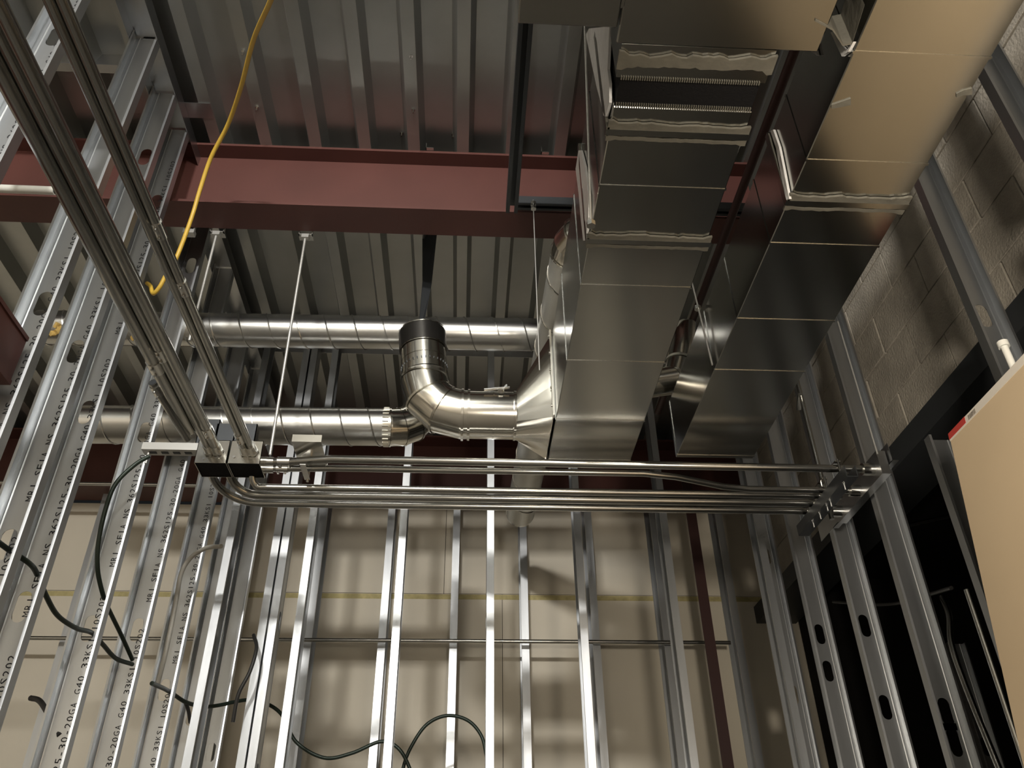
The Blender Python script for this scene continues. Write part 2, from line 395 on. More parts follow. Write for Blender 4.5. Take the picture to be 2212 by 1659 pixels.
# ================================================================== RED STEEL
def ibeam_x(x0, x1, y0, y1, h0, h1, lab, tf=.012, tw=.008):
    m = MB(); ym = (y0+y1)/2
    m.box((x0, y0, Z0+h0), (x1, y1, Z0+h0+tf)); m.box((x0, y0, Z0+h1-tf), (x1, y1, Z0+h1)); m.box((x0, ym-tw/2, Z0+h0+tf), (x1, ym+tw/2, Z0+h1-tf))
    return tag(m.build('steel_beam', 'red'), lab, 'beam')
ibeam_x(-4.9, 1.16, 2.29, 2.43, 2.40, HD, 'red primed steel beam crossing under roof deck near the middle')
ibeam_x(-4.9, 4.3, 4.56, 4.80, 2.37, HD, 'far red steel beam above the back drywall')
# beam stub entering the left stud from the camera side
m = MB(); x1 = -1.15
m.box((x1-.17, .2, Z0+1.20), (x1, 1.79, Z0+1.213)); m.box((x1-.17, .2, Z0+1.338), (x1, 1.79, Z0+1.35)); m.box((x1-.012, .2, Z0+1.213), (x1-.004, 1.79, Z0+1.338))
tag(m.build('steel_beam', 'red'), 'red steel member at the left edge ending against a stud', 'beam')
p = onY(1536, 1400, 4.3); m = MB()
m.box((p.x-.028, 4.30, 0), (p.x+.028, 4.308, Z0+2.37)); m.box((p.x-.004, 4.308, 0), (p.x+.004, 4.37, Z0+2.37))
tag(m.build('steel_column', 'redpipe'), 'narrow dark red steel post at the right end of the drywall', 'column')

# ================================================================== RECTANGULAR DUCTS
def cleat(x0, x1, y, h0, h1, parent, d=.006, w=.012, name='joint_cleat'):
    m = MB(); a, b = Z0+h0, Z0+h1
    m.box((x0-d, y-w/2, a-d), (x1+d, y+w/2, a)); m.box((x0-d, y-w/2, b), (x1+d, y+w/2, b+d))
    m.box((x0-d, y-w/2, a), (x0, y+w/2, b)); m.box((x1, y-w/2, a), (x1+d, y+w/2, b))
    return m.build(name, 'duct', parent)
def strip3(m, L, R, up):
    up = Vector(up); m.loops([[Vector(a), Vector(b), Vector(b)+up, Vector(a)+up] for a, b in zip(L, R)])
def sealant(x0, x1, y, h0, h1, parent, wid=.011, seed=0, mt='ductmastic', sides='bl', inv=None):
    rnd = random.Random(seed); a = Z0+h0-.0085
    if 'b' in sides:
        for yc, wd in ((y-.013, wid), (y+.016, wid*.5)) if sides == 'bl' else ((y, wid),):
            m = MB(); n = 30; L = []; R = []; d = 0
            for i in range(n+1):
                x = x0-.006+(x1-x0+.012)*i/n; d = .7*d+rnd.uniform(-.25, .25)*wid
                w = wd*(.8+(.7 if i in (0, 1, n-1, n) else .25*rnd.random()))
                L.append((x, yc-w+d, a)); R.append((x, yc+w+d*.6, a))
            strip3(m, L, R, (0, 0, .007)); m.build('sealant_band', mt, parent).matrix_parent_inverse = inv
    if 'l' in sides:
        m = MB(); n = 14; L = []; R = []; xx = x0-.0085
        for i in range(n+1):
            z = a+(h1-h0+.01)*i/n; w = wid*(1.0+.3*rnd.random()); L.append((xx, y-w, z)); R.append((xx, y+w*.8, z))
        strip3(m, L, R, (.007, 0, 0)); m.build('sealant_band', mt, parent).matrix_parent_inverse = inv
def flange(x0, x1, y, h0, h1, parent, d=.022):
    m = MB()
    yy = y-.008; a, b = Z0+h0, Z0+h1
    m.box((x0-d, yy, a-d), (x1+d, yy+.016, a)); m.box((x0-d, yy, b), (x1+d, yy+.016, b+d)); m.box((x0-d, yy, a), (x0, yy+.016, b)); m.box((x1, yy, a), (x1+d, yy+.016, b))
    return m.build('bolted_flange', 'duct', parent)
def rect_duct(name, x0, x1, h0, h1, ys, lab, joints):
    t = empty(name, lab, 'duct', None, ((x0+x1)/2, ys[0], Z0+h0))
    inv = Matrix.Translation(-t.location)
    for a, b in zip(ys[:-1], ys[1:]):
        MB().box((x0, a+.001, Z0+h0), (x1, b-.001, Z0+h1)).build('duct_section', 'duct', t, bevel=.002).matrix_parent_inverse = inv
    for y, kind in joints:
        if kind == 'c': cleat(x0, x1, y, h0, h1, t, .0018, .006).matrix_parent_inverse = inv
        if kind == 'f':
            flange(x0, x1, y, h0, h1, t, .009).matrix_parent_inverse = inv
            sealant(x0, x1, y, h0, h1, t, .010, int(y*100), inv=inv)
    return t, inv
D1 = (.297, .60, 1.50, 1.85)
d1, i1 = rect_duct('rectangular_duct', *D1, [1.115, 1.177, 1.337, 1.515, 1.690, 2.037, 2.373, 2.655], 'long grey rectangular duct in the centre with black fabric connector',
                   [(1.177, 'f'), (1.337, 'c'), (1.515, 'f'), (1.690, 'c'), (2.037, 'c'), (2.373, 'c'), (2.65, 'c')])
D2 = (.762, 1.048, 1.50, 1.735)
d2, i2 = rect_duct('rectangular_duct', *D2, [.10, .52, .963, 1.24, 1.365, 1.51, 1.816, 2.068, 2.62], 'dark rectangular duct to the right beside the block wall',
                   [(.52, 'c'), (.963, 'c'), (1.24, 'c'), (1.365, 'f'), (1.51, 'c'), (1.816, 'c'), (2.068, 'c'), (2.6, 'c')])
# fabric connector of the centre duct, with sawtooth clamp strips
m = MB().box((D1[0]+.004, 1.045, Z0+1.503), (D1[1]-.004, 1.115, Z0+1.848)); o = m.build('fabric_connector', 'black', d1); o.matrix_parent_inverse = i1
m = MB()
for k in range(60):
    x = D1[0]+.004+(D1[1]-D1[0]-.008)*k/60; w = (D1[1]-D1[0]-.008)/60
    m.box((x, 1.106, Z0+1.4985), (x+w*.55, 1.1175, Z0+1.5025)); m.box((x, 1.0415, Z0+1.4985), (x+w*.55, 1.049, Z0+1.5025))
o = m.build('clamp_teeth', 'ductmastic', d1); o['kind'] = 'stuff'; o.matrix_parent_inverse = i1
m = MB().box((D1[0]-.006, .9685, Z0+1.5015), (D1[1]+.006, 1.045, Z0+1.85)); o = m.build('duct_collar', 'duct', d1); o.matrix_parent_inverse = i1
sealant(D1[0]-.004, D1[1]+.004, 1.0, 1.502, 1.85, d1, .014, 5, 'ductmastic', 'b', i1)
# bright sealant films on the left side of the centre duct
def film(parent, inv, x, pts, seed):
    rnd = random.Random(seed); m = MB()
    strip3(m, [(x-.008+rnd.uniform(-.002, .002), a[0], Z0+a[1]) for a, b in pts], [(x-.008, b[0], Z0+b[1]) for a, b in pts], (.006, 0, 0))
    o = m.build('sealant_film', 'foil', parent); o.matrix_parent_inverse = inv; return o
def yh(u, v, x): p = onX(u, v, x); return (p.y, p.z-Z0)
film(d1, i1, D1[0], [(yh(1278, 62, .295), yh(1322, 57, .295)), (yh(1270, 75, .295), yh(1320, 110, .295)), (yh(1282, 130, .295), yh(1318, 150, .295)), (yh(1294, 190, .295), yh(1322, 180, .295)), (yh(1303, 222, .295), yh(1322, 222, .295)), (yh(1311, 250, .295), yh(1314, 252, .295))], 3)
film(d1, i1, D1[0], [(yh(1255, 325, .295), yh(1259, 325, .295)), (yh(1249, 365, .295), yh(1268, 360, .295)), (yh(1255, 420, .295), yh(1276, 420, .295)), (yh(1260, 470, .295), yh(1276, 470, .295)), (yh(1266, 520, .295), yh(1270, 520, .295))], 4)
film(d2, i2, D2[0], [(yh(1668, 283, .76), yh(1675, 280, .76)), (yh(1680, 320, .76), yh(1688, 318, .76)), (yh(1693, 380, .76), yh(1700, 378, .76)), (yh(1704, 432, .76), yh(1710, 430, .76))], 6)
film(d2, i2, D2[0], [(yh(1756, 68, .76), yh(1759, 66, .76)), (yh(1745, 92, .76), yh(1764, 92, .76)), (yh(1752, 106, .76), yh(1767, 105, .76)), (yh(1769, 120, .76), yh(1770, 119, .76))], 8)
film(d2, i2, D2[0], [(yh(1800, 70, .76), yh(1806, 68, .76)), (yh(1814, 100, .76), yh(1822, 98, .76)), (yh(1826, 122, .76), yh(1838, 112, .76)), (yh(1843, 95, .76), yh(1850, 90, .76))], 9)
# the cross plenum over the camera
pl = empty('supply_plenum', 'wide sheet metal plenum across the top with dull underside', 'duct', None, (.4, .6, Z0+1.5)); ip = Matrix.Translation(-pl.location)
for x0, x1, y1 in ((.08, .276, .935), (.279, .69, .968)):
    o = MB().box((x0, -2.2, Z0+1.5), (x1, y1, Z0+2.5)).build('plenum_section', 'duct', pl, bevel=.003); o.matrix_parent_inverse = ip  # height and rear length out of view added to block lamp light rightwards
o = MB().box((.2745, -2.2, Z0+1.496), (.2805, .89, Z0+1.5)).build('standing_seam', 'duct', pl); o.matrix_parent_inverse = ip
o = film(pl, ip, .08, [((.84, 1.5), (.87, 1.5)), ((.85, 1.56), (.88, 1.55)), ((.84, 1.63), (.87, 1.63))], 12)
# curved tape corner between plenum and right duct
m = MB()
P0 = [onH(1762, 42, 1.497), onH(1800, 62, 1.497), onH(1822, 96, 1.497), onH(1842, 92, 1.497), onH(1868, 10, 1.497)]
m.loops([[p, p+Vector((0, .004, 0)), p+Vector((0, .004, .1)), p+Vector((0, 0, .1))] for p in P0])
o = m.build('turned_edge', 'ductmastic', pl); o.matrix_parent_inverse = ip
for k, pts_ in enumerate((((1796, 232), (1815, 226), (1838, 218)), ((2066, 208), (2082, 200), (2100, 196)), ((1704, 442), (1722, 436), (1745, 436)))):
    L = [onH(u, v-5, 1.497) for u, v in pts_]; R = [onH(u, v+3+3*i, 1.497) for i, (u, v) in enumerate(pts_)]
    m = MB(); strip3(m, L, R, (0, 0, .003)); o = m.build('sealant_smear', 'ductmastic', d2); o.matrix_parent_inverse = i2

# ================================================================== ROUND DUCTS
def ringband(m, c, axis, r, w, t=.004, seg=32):
    a = Vector(axis).normalized(); c = Vector(c)
    m.tube([c-a*w/2, c+a*w/2], r+t, seg, False); return m
def helix(p, q, r, pitch, wire=.0034, phase=0, hand=1):
    p = Vector(p); q = Vector(q); d = q-p; L = d.length; d.normalize()
    x = d.cross(Vector((0, 0, 1))).normalized(); y = d.cross(x); n = int(L/pitch*24); pts = []
    for i in range(n+1):
        s = L*i/n; a = hand*2*math.pi*s/pitch+phase; pts.append(p+d*s+(x*math.cos(a)+y*math.sin(a))*r)
    return MB().tube(pts, wire, 5)
rd = empty('round_duct', 'upper spiral round duct running left to right near the roof deck', 'duct', None, (-1, 2.90, Z0+2.25))
ir = Matrix.Translation(-rd.location)
A, B = Vector((-1.84, 2.90, Z0+2.245)), Vector((.70, 2.90, Z0+2.275))
o = MB().tube([A, B], .074, 40).build('duct_pipe', 'spiral', rd, 40); o.matrix_parent_inverse = ir
o = helix(A, B, .0745, .122).build('spiral_seam', 'spiral', rd, 60); o.matrix_parent_inverse = ir
for u, v in ((300, 722), (130, 715)):
    p = onY(u, v, 2.82); bm_ = MB()
    for k in range(7): 
        c = p+Vector((random.uniform(-.025, .025), 0, random.uniform(-.02, .02))); bm_.tube([c, c+Vector((random.uniform(-.02, .02), -.012, random.uniform(-.02, .02)))], .012, 6)
    o = bm_.build('foam_blob', 'foam', rd, 60); o.matrix_parent_inverse = ir

rd2 = empty('round_duct', 'lower spiral round duct with elbow left of the square boot', 'duct', None, (-1, 2.88, Z0+1.76)); ir = Matrix.Translation(-rd2.location)
A, B = Vector((-1.52, 2.88, Z0+1.752)), Vector((-.335, 2.88, Z0+1.766))
o = MB().tube([A, B], .076, 40).build('duct_pipe', 'spiral', rd2, 40); o.matrix_parent_inverse = ir
o = helix(A, B, .0765, .115, phase=1).build('spiral_seam', 'spiral', rd2, 60); o.matrix_parent_inverse = ir
m = MB()
for k in range(26):
    a = 2*math.pi*k/26; r_ = .0775; c = Vector((-.325, 2.88+math.cos(a)*r_, Z0+1.766+math.sin(a)*r_)); m.bar(c-Vector((.012, 0, 0)), c+Vector((.012, 0, 0)), .006, .004)
o = m.build('crimped_collar', 'fitting', rd2); o.matrix_parent_inverse = ir
R_ = .12; c = Vector((-.315, 2.88, Z0+1.766+R_)); pts = [Vector((-.335, 2.88, Z0+1.766))]
for k in range(5):
    a = math.radians(90*k/4); pts.append(c+Vector((math.sin(a)*R_, .05*k/4, -math.cos(a)*R_)))
pts.append(pts[-1]+Vector((0, .02, .12)))
o = MB().tube(pts, .077, 36).build('gored_elbow', 'fitting', rd2, 12); o.matrix_parent_inverse = ir
pc = PIECES('elbow_bead', 'fitting', rd2, ir, 40)
for k in (1, 2, 3, 4): ringband(pc.new(), pts[k], pts[k+1]-pts[k-1], .077, .006, .004)
pc.flush()

# square-to-round boot, run, elbow and collar
bt = empty('square_to_round_boot', 'bright square-to-round boot with elbow on the left side of centre duct', 'duct', None, (.23, 2.52, Z0+1.6)); ib = Matrix.Translation(-bt.location)
N = 32; cY, cH, r_ = 2.52, Z0+1.603, .086
rect = []; y0, y1, h0, h1 = 2.385, 2.672, Z0+1.515, Z0+1.855
for k in range(N):
    a = 2*math.pi*(k+.0)/N - math.pi*3/4
    s = k/N*4; e, f_ = int(s), s-int(s)
    # corners at k = 0, 8, 16, 24 starting at front-bottom
    cs = [(y0, h0), (y1, h0), (y1, h1), (y0, h1)]
    p = cs[e]; q = cs[(e+1) % 4]; rect.append((p[0]+(q[0]-p[0])*f_, p[1]+(q[1]-p[1])*f_))
circ = [(cY+r_*math.cos(2*math.pi*k/N-math.pi*3/4), cH+r_*math.sin(2*math.pi*k/N-math.pi*3/4)) for k in range(N)]
xb, xc = D1[0]-.006, .168
m = MB().loops([[(xb, y, z) for y, z in rect], [(xb-.004, y, z) for y, z in rect], [(xc, y, z) for y, z in circ], [(xc-.012, y, z) for y, z in circ]], False)
o = m.build('transition', 'fitting', bt, 25); o.matrix_parent_inverse = ib
m = MB(); w = .022
m.box((xb-.004, y0-w, h0-.004), (xb+.003, y0, h1+w)); m.box((xb-.004, y1, h0-.004), (xb+.003, y1+w, h1+w)); m.box((xb-.004, y0, h1), (xb+.003, y1, h1+w))
o = m.build('boot_flange', 'fitting', bt); o.matrix_parent_inverse = ib
pc = PIECES('screw', 'zinc', bt, ib)
for k in range(5):
    z = h0+.04+k*.075; pc.new().tube([(xb-.008, y0-.011, z), (xb-.003, y0-.011, z)], .005, 8)
pc.flush()
pts = [Vector((xc-.01, cY, cH)), Vector((-.02, cY, cH))]
R_ = .14; c = Vector((-.02, cY, cH+R_))
o = MB().tube(pts, r_, 40).build('round_pipe', 'fitting', bt, 40); o.matrix_parent_inverse = ib
ep = [Vector((-.02, cY, cH))]
for k in range(1, 4):
    a = math.radians(90*k/3); ep.append(c+Vector((-math.sin(a)*R_, 0, -math.cos(a)*R_)))
ep.append(ep[-1]+Vector((-.002, -.003, .025)))
o = MB().tube([ep[0]+Vector((.02, 0, 0))]+ep, r_+.0015, 40).build('gored_elbow', 'fitting', bt, 12); o.matrix_parent_inverse = ib
pc = PIECES('elbow_bead', 'fitting', bt, ib, 40)
for c_, ax_, r2, w_, t_ in ((ep[0], (1, 0, 0), r_, .008, .008), (ep[0]+Vector((.022, 0, 0)), (1, 0, 0), r_, .008, .007), (ep[1], ep[2]-ep[0], r_+.004, .008, .004), (ep[2], ep[3]-ep[1], r_+.004, .008, .004),
                            (ep[3], (0, 0, 1), r_, .007, .006), ((.09, cY, cH), (1, 0, 0), r_, .005, .002), ((xc-.002, cY, cH), (1, 0, 0), r_, .008, .004)):
    ringband(pc.new(), c_, ax_, r2, w_, t_)
pc.flush()
tp = ep[-1]; tilt = Vector((-.10, -.05, 1)).normalized()
o = MB().tube([tp, tp+tilt*.115], r_-.002, 40).build('round_collar', 'fitting', bt, 40); o.matrix_parent_inverse = ib
pc = PIECES('collar_bead', 'fitting', bt, ib, 40); ringband(pc.new(), tp+tilt*.112, tilt, r_-.002, .006, .004); ringband(pc.new(), tp+tilt*.06, tilt, r_-.002, .004, .002); pc.flush()
o = MB().tube([tp+tilt*.113, tp+tilt*.19], r_+.003, 40).build('dark_sleeve', 'sleeve', bt, 40); o['label'] = 'dark sleeve above the collar'; o.matrix_parent_inverse = ib
m = MB(); ringband(m, tp+tilt*.19, tilt, r_+.003, .004, .002)
o = m.build('sleeve_rim', 'fitting', bt, 40); o.matrix_parent_inverse = ib
m = MB()
for k in range(34):
    a = 2*math.pi*k/34; q = Vector((math.cos(a), math.sin(a), 0)); q = (q-tilt*q.dot(tilt)).normalized(); cc = tp+tilt*.03+q*(r_-.001); m.bar(cc-tilt*.004, cc+tilt*.004, .003, .003, q)
o = m.build('crimp_teeth', 'strut', bt); o['kind'] = 'stuff'; o.matrix_parent_inverse = ib
# damper handle on the run
hp = Vector((.115, cY-r_*.86, cH+r_*.6))
m = MB().tube([hp, hp+Vector((0, -.012, .008))], .012, 14).bar(hp+Vector((-.06, -.012, .0)), hp+Vector((.03, -.012, .012)), .003, .012, (0, -1, 0))
m.bar(hp+Vector((.005, -.014, .0)), hp+Vector((.02, -.014, .022)), .004, .006)
o = m.build('damper_handle', 'zinc', bt); o.matrix_parent_inverse = ib

# duct above the centre duct, running away from the camera
rd3 = empty('round_duct', 'spiral round duct running away along the top of centre duct', 'duct', None, (.36, 2.2, Z0+1.97)); ir = Matrix.Translation(-rd3.location)
A, B = Vector((.345, 2.06, Z0+1.97)), Vector((.292, 4.06, Z0+1.965)); d = (B-A).normalized()
o = MB().tube([A, B], .076, 40).build('duct_pipe', 'bright_spiral', rd3, 40); o.matrix_parent_inverse = ir
o = helix(A, B, .0765, .21, wire=.003, hand=-1).build('spiral_seam', 'fitting', rd3, 60); o.matrix_parent_inverse = ir
pts = [A+d*.01]; c = A+Vector((.115, 0, 0)); 
for k in range(1, 6):
    a = math.radians(90*k/5); pts.append(c+Vector((-math.cos(a)*.115, -math.sin(a)*.115, 0)))
pts.append(pts[-1]+Vector((.08, 0, 0)))
o = MB().tube(pts, .078, 36).build('elbow', 'fitting', rd3, 12); o.matrix_parent_inverse = ir
pc = PIECES('elbow_bead', 'fitting', rd3, ir, 40); ringband(pc.new(), A, d, .077, .006, .004); ringband(pc.new(), pts[2], pts[3]-pts[1], .078, .006, .004); pc.flush()
o = MB().tube([B, B+d*.02], .073, 32).build('end_cap', 'spiral', rd3, 40); o.matrix_parent_inverse = ir

# taped elbow in the gap between the two ducts
g0, g1, g2, g3 = onY(1474, 720, 2.62), onY(1472, 750, 2.61), onY(1469, 785, 2.6), onY(1462, 820, 2.6)
gp = [Vector((.69, 2.88, Z0+2.24)), Vector((.69, 2.72, Z0+2.15)), g0, g1, g2, g3, Vector((.608, 2.6, g3.z-.04))]
te = empty('taped_elbow', 'taped round elbow in the gap between the two rectangular ducts', 'duct', None, gp[2]); ig = Matrix.Translation(-gp[2])
o = MB().tube(gp, .056, 28).build('elbow_pipe', 'fitting', te, 30); o.matrix_parent_inverse = ig
pc = PIECES('sealant_ring', 'mastic', te, ig, 40)
for k in (2, 4, 5): ringband(pc.new(), gp[k], gp[k+1]-gp[k-1], .0565, .012, .002, 28)
pc.flush()

# ================================================================== CONDUITS
HC = 1.40; HCO = 1.455
def conduit(name, pts, r, lab, group=None, couplings=(), mt='emt', seg=14, cap=True):
    pts = [Vector(p) for p in pts]
    o = MB().tube(pts, r, seg, cap).build(name, mt, None, 40); tag(o, lab, 'conduit', group)
    for c, ax, w in couplings:
        m = MB(); ax = Vector(ax).normalized(); c = Vector(c); m.tube([c-ax*w/2, c+ax*w/2], r+.0028, 14)
        for s in (-.3, .3):
            q = c+ax*w*s+Vector((0, 0, -r-.003)); m.tube([q, q-Vector((0, 0, .006))], .0045, 8)
        link('coupling', m.mesh('coupling', 'zinc', 40), o)
    return o
GC = 'overhead conduits entering the junction boxes'
ang = Vector((.010, 1, 0)).normalized()
def over(u, v, r, yend, lab, cps=()):
    p = onH(u, v, HCO); a = p+ang*(-.6-p.y)/ang.y; b = p+ang*(yend-p.y)/ang.y
    return conduit('metal_conduit', [a, b], r, lab, GC, [(p+ang*((onH(cu, cv, HCO).y-p.y)/ang.y), ang, w) for cu, cv, w in cps])
over(48, 240, .0195, 2.42, 'leftmost and thickest of three parallel overhead conduits at left', [(350, 790, .05)])
over(82, 240, .0125, 2.55, 'middle, thinnest of three parallel overhead conduits at left', [(362, 765, .05)])
over(111, 240, .0165, 2.55, 'right one of three parallel overhead conduits at left', [(410, 930, .05)])
over(211, 240, .0118, 2.55, 'left one of the conduit pair running overhead to junction box', [(505, 945, .05)])
over(236, 240, .0118, 2.55, 'right one of the conduit pair running overhead to junction box', [(350, 495, .05), (393, 620, .05)])
# short open stub left of the trio
a, b = onY(330, 826, 2.15), onY(405, 948, 2.42)
o = conduit('conduit_stub', [a, b], .0135, 'short open-ended conduit stub standing left of the overhead trio', None, [(a+(b-a)*.12, b-a, .04)])
link('open_end', MB().tube([a-(b-a).normalized()*.001, a+(b-a).normalized()*.001], .0105, 14).mesh('open_end', 'strut'), o)
# cross conduits
GX = 'cross conduits running to the right wall'
def arc(c, r, a0, a1, n, ux, uy): return [Vector(c)+Vector(ux)*math.cos(math.radians(a0+(a1-a0)*i/n))*r+Vector(uy)*math.sin(math.radians(a0+(a1-a0)*i/n))*r for i in range(n+1)]
xr = 1.43
y1, y2, y3, y4, y5 = 2.512, 2.558, 2.675, 2.745, 2.815
conduit('metal_conduit', [(-.70, 2.615, Z0+1.45), (-.62, 2.605, Z0+1.447), (-.46, y1, Z0+HC+.008), (xr, y1, Z0+HC+.004)], .0140, 'cross conduit farthest up, first of the rack from the top', GX, [((-.64, 2.607, Z0+1.448), (1, 0, 0), .05)])
conduit('metal_conduit', [(-.70, 2.63, Z0+1.432), (-.62, 2.625, Z0+1.43), (-.46, y2, Z0+HC-.002), (.62, y2, Z0+HC-.002), (.74, y2+.015, Z0+HC-.006), (.92, y2+.07, Z0+HC-.012), (1.02, y2+.082, Z0+HC-.014), (xr, y2+.082, Z0+HC-.014)], .0115, 'cross conduit with an offset bend near right wall', GX, [((-.65, 2.627, Z0+1.431), (1, 0, 0), .04)])
for yy, x0, rr, rad, z0_, lab in ((y3+.012, -.76, .0125, .028, 1.425, 'third cross conduit curving out from behind the boxes'), (y4+.004, -.84, .0155, .09, 1.43, 'fourth cross conduit curving out from behind the boxes'), (y5, -.905, .0145, .15, 1.43, 'lowest cross conduit in picture with long bright highlight')):
    c = (x0+rad, yy-rad, Z0+HC-.012)
    pts = [p+Vector((0, 0, (z0_-1.388)*(1-k/10)**2)) for k, p in enumerate(arc(c, rad, 180, 90, 10, (1, 0, 0), (0, 1, 0)))]
    conduit('metal_conduit', pts+[Vector((xr-.05, yy, Z0+HC-.012))], rr, lab, GX, [((1.31, yy, Z0+HC-.012), (1, 0, 0), .035)])
# junction boxes
jb = empty('junction_box', 'pair of steel junction boxes with dark open undersides at left of conduit rack', 'box', None, (-.82, 2.6, Z0+1.41)); ij = Matrix.Translation(-jb.location)
for x0, x1 in ((-.934, -.826), (-.822, -.712)):
    m = MB(); t = .002; a, b = Z0+1.41, Z0+1.50
    m.box((x0, 2.555, a), (x1, 2.555+t, b)); m.box((x0, 2.66-t, a), (x1, 2.66, b)); m.box((x0, 2.555, a), (x0+t, 2.66, b)); m.box((x1-t, 2.555, a), (x1, 2.66, b)); m.box((x0, 2.555, b-t), (x1, 2.66, b))
    o = m.build('box_body', 'fitting', jb); o.matrix_parent_inverse = ij
    o = MB().box((x0+.003, 2.558, a+.003), (x1-.003, 2.657, a+.006)).build('underside_shade', 'black', jb); o.matrix_parent_inverse = ij  # black sheet across the open underside, in place of the shade inside
pc = PIECES('screw', 'zinc', jb, ij)
for u, v in ((440, 990), (470, 988), (505, 986), (535, 985)):
    p = onY(u, v, 2.552); pc.new().tube([p, p+Vector((0, .004, 0))], .005, 8)
pc.flush()
pc = PIECES('connector', 'zinc', jb, ij, 40)
for u, v in ((82, 240), (111, 240), (211, 240), (236, 240)):
    p = onH(u, v, HCO); p = p+ang*(2.555-p.y)/ang.y
    pc.new().tube([p-ang*.05, p], .0185, 14).tube([p-ang*.014, p-ang*.003], .022, 6)
for yy, zz in ((2.612, 1.45), (2.63, 1.431)): pc.new().tube([(-.712, yy, Z0+zz), (-.68, yy, Z0+zz)], .016, 12)
pc.flush()
# strut straps over the boxes and bracket to the left wall
GS = 'dark strut pieces over the junction boxes'
for (u0, v0, u1, v1), lab in (((434, 905, 468, 945), 'dark strut piece standing behind the overhead trio'), ((470, 915, 505, 955), 'dark strut piece between the conduit groups'), ((510, 915, 548, 960), 'dark strut piece right of the conduit pair')):
    a = onY(u0, v0, 2.68); b = onY(u1, v1, 2.68)
    m = MB(); x0, x1, z0, z1 = a.x, b.x, b.z-.06, a.z
    m.box((x0, 2.68, z0), (x1, 2.684, z1)); m.box((x0, 2.68, z0), (x0+.003, 2.72, z1)); m.box((x1-.003, 2.68, z0), (x1, 2.72, z1))
    tag(m.build('strut_piece', 'strut'), lab, 'strut', GS)
a = onY(318, 955, 2.56); b = onY(420, 972, 2.56)
m = MB(); m.box((-1.125, 2.56, b.z), (-.936, 2.563, a.z)); m.box((-1.125, 2.563, b.z), (-.936, 2.60, b.z+.003)); m.box((-1.125, 2.60, b.z), (-.936, 2.603, a.z))
o = tag(m.build('strut_bracket', 'zinc2'), 'pale strut bracket reaching from left wall to the junction boxes', 'bracket')
pc = PIECES('slot', 'strut', o)
for x in (-1.09, -1.05, -1.01, -.97): pc.new().box((x-.012, 2.575, b.z-.001), (x+.012, 2.59, b.z+.0005))
pc.flush()
MB().tube([(-1.105, 2.58, b.z-.045), (-1.105, 2.58, b.z)], .004, 8).build('bolt', 'zinc2', o)
# clamp channel right of the boxes, holding the upper conduits
m = MB(); m.box((-.60, 2.49, Z0+1.462), (-.50, 2.66, Z0+1.464)); m.box((-.60, 2.49, Z0+1.464), (-.50, 2.492, Z0+1.49)); m.box((-.60, 2.658, Z0+1.464), (-.50, 2.66, Z0+1.49))
o = tag(m.build('conduit_support', 'fitting'), 'folded steel support holding the cross conduits beside junction boxes', 'bracket')
MB().bar((-.56, 2.53, Z0+1.396), (-.56, 2.64, Z0+1.396), .02, .003).tube([(-.56, 2.645, Z0+1.39), (-.56, 2.645, Z0+1.462)], .005, 8).build('strap', 'zinc', o)
# trapeze at the right end
m = MB(); p, q = Vector((1.30, 2.42, Z0+1.325)), Vector((1.30, 2.90, Z0+1.325))
m.bar(p, q, .041, .003).bar(p+Vector((-.019, 0, .02)), q+Vector((-.019, 0, .02)), .003, .041).bar(p+Vector((.019, 0, .02)), q+Vector((.019, 0, .02)), .003, .041)
o = tag(m.build('strut_channel', 'strut'), 'strut channel carrying the cross conduits at the right end', 'strut')
pc = PIECES('strap', 'zinc', o)
for yy in (y1, y2+.082, y3, y4, y5): pc.new().bar((1.29, yy, Z0+HC+.024), (1.31, yy, Z0+HC+.024), .04, .004).tube([(1.30, yy-.021, Z0+1.31), (1.30, yy-.021, Z0+1.43)], .004, 8)
pc.flush()
wc = tag(MB().box((1.43, 2.46, Z0+1.36), (1.462, 2.86, Z0+1.45)).build('wall_channel', 'track'), 'header channel on right wall where cross conduits end', 'channel')
pc = PIECES('conduit_connector', 'zinc', wc, None, 40)
for yy, zz in ((y1, 1.404), (y2+.082, 1.386), (y5, 1.388)): pc.new().tube([(1.39, yy, Z0+zz), (1.432, yy, Z0+zz)], .022, 12)
pc.flush()
# header track of right wall with triangular plate end
m = MB(); m.box((XR-.003, 2.44, Z0+1.40), (XR-.001, 3.12, Z0+1.47)); m.box((XR-.003, 2.44, Z0+1.40), (XR+.02, 2.61, Z0+1.402)); m.box((XR-.003, 2.66, Z0+1.40), (XR+.02, 2.99, Z0+1.402))
tag(m.build('header_track', 'track'), 'dark header track over the opening in the right wall', 'track')
# vertical conduit and rods at right
p = onX(1728, 815, 1.36); q = onX(1768, 1040, 1.36)
p0 = Vector((1.36, (p.y+q.y)/2, Z0+2.2)); q0 = Vector((1.36, p0.y, Z0+1.33))
o = conduit('metal_conduit', [p0, q0], .009, 'upright thin conduit at right beside the block wall')
s = onX(1738, 850, 1.36); link('strap', MB().bar((1.345, p0.y-.03, s.z), (1.375, p0.y+.08, s.z), .018, .012).mesh('strap', 'zinc'), o)
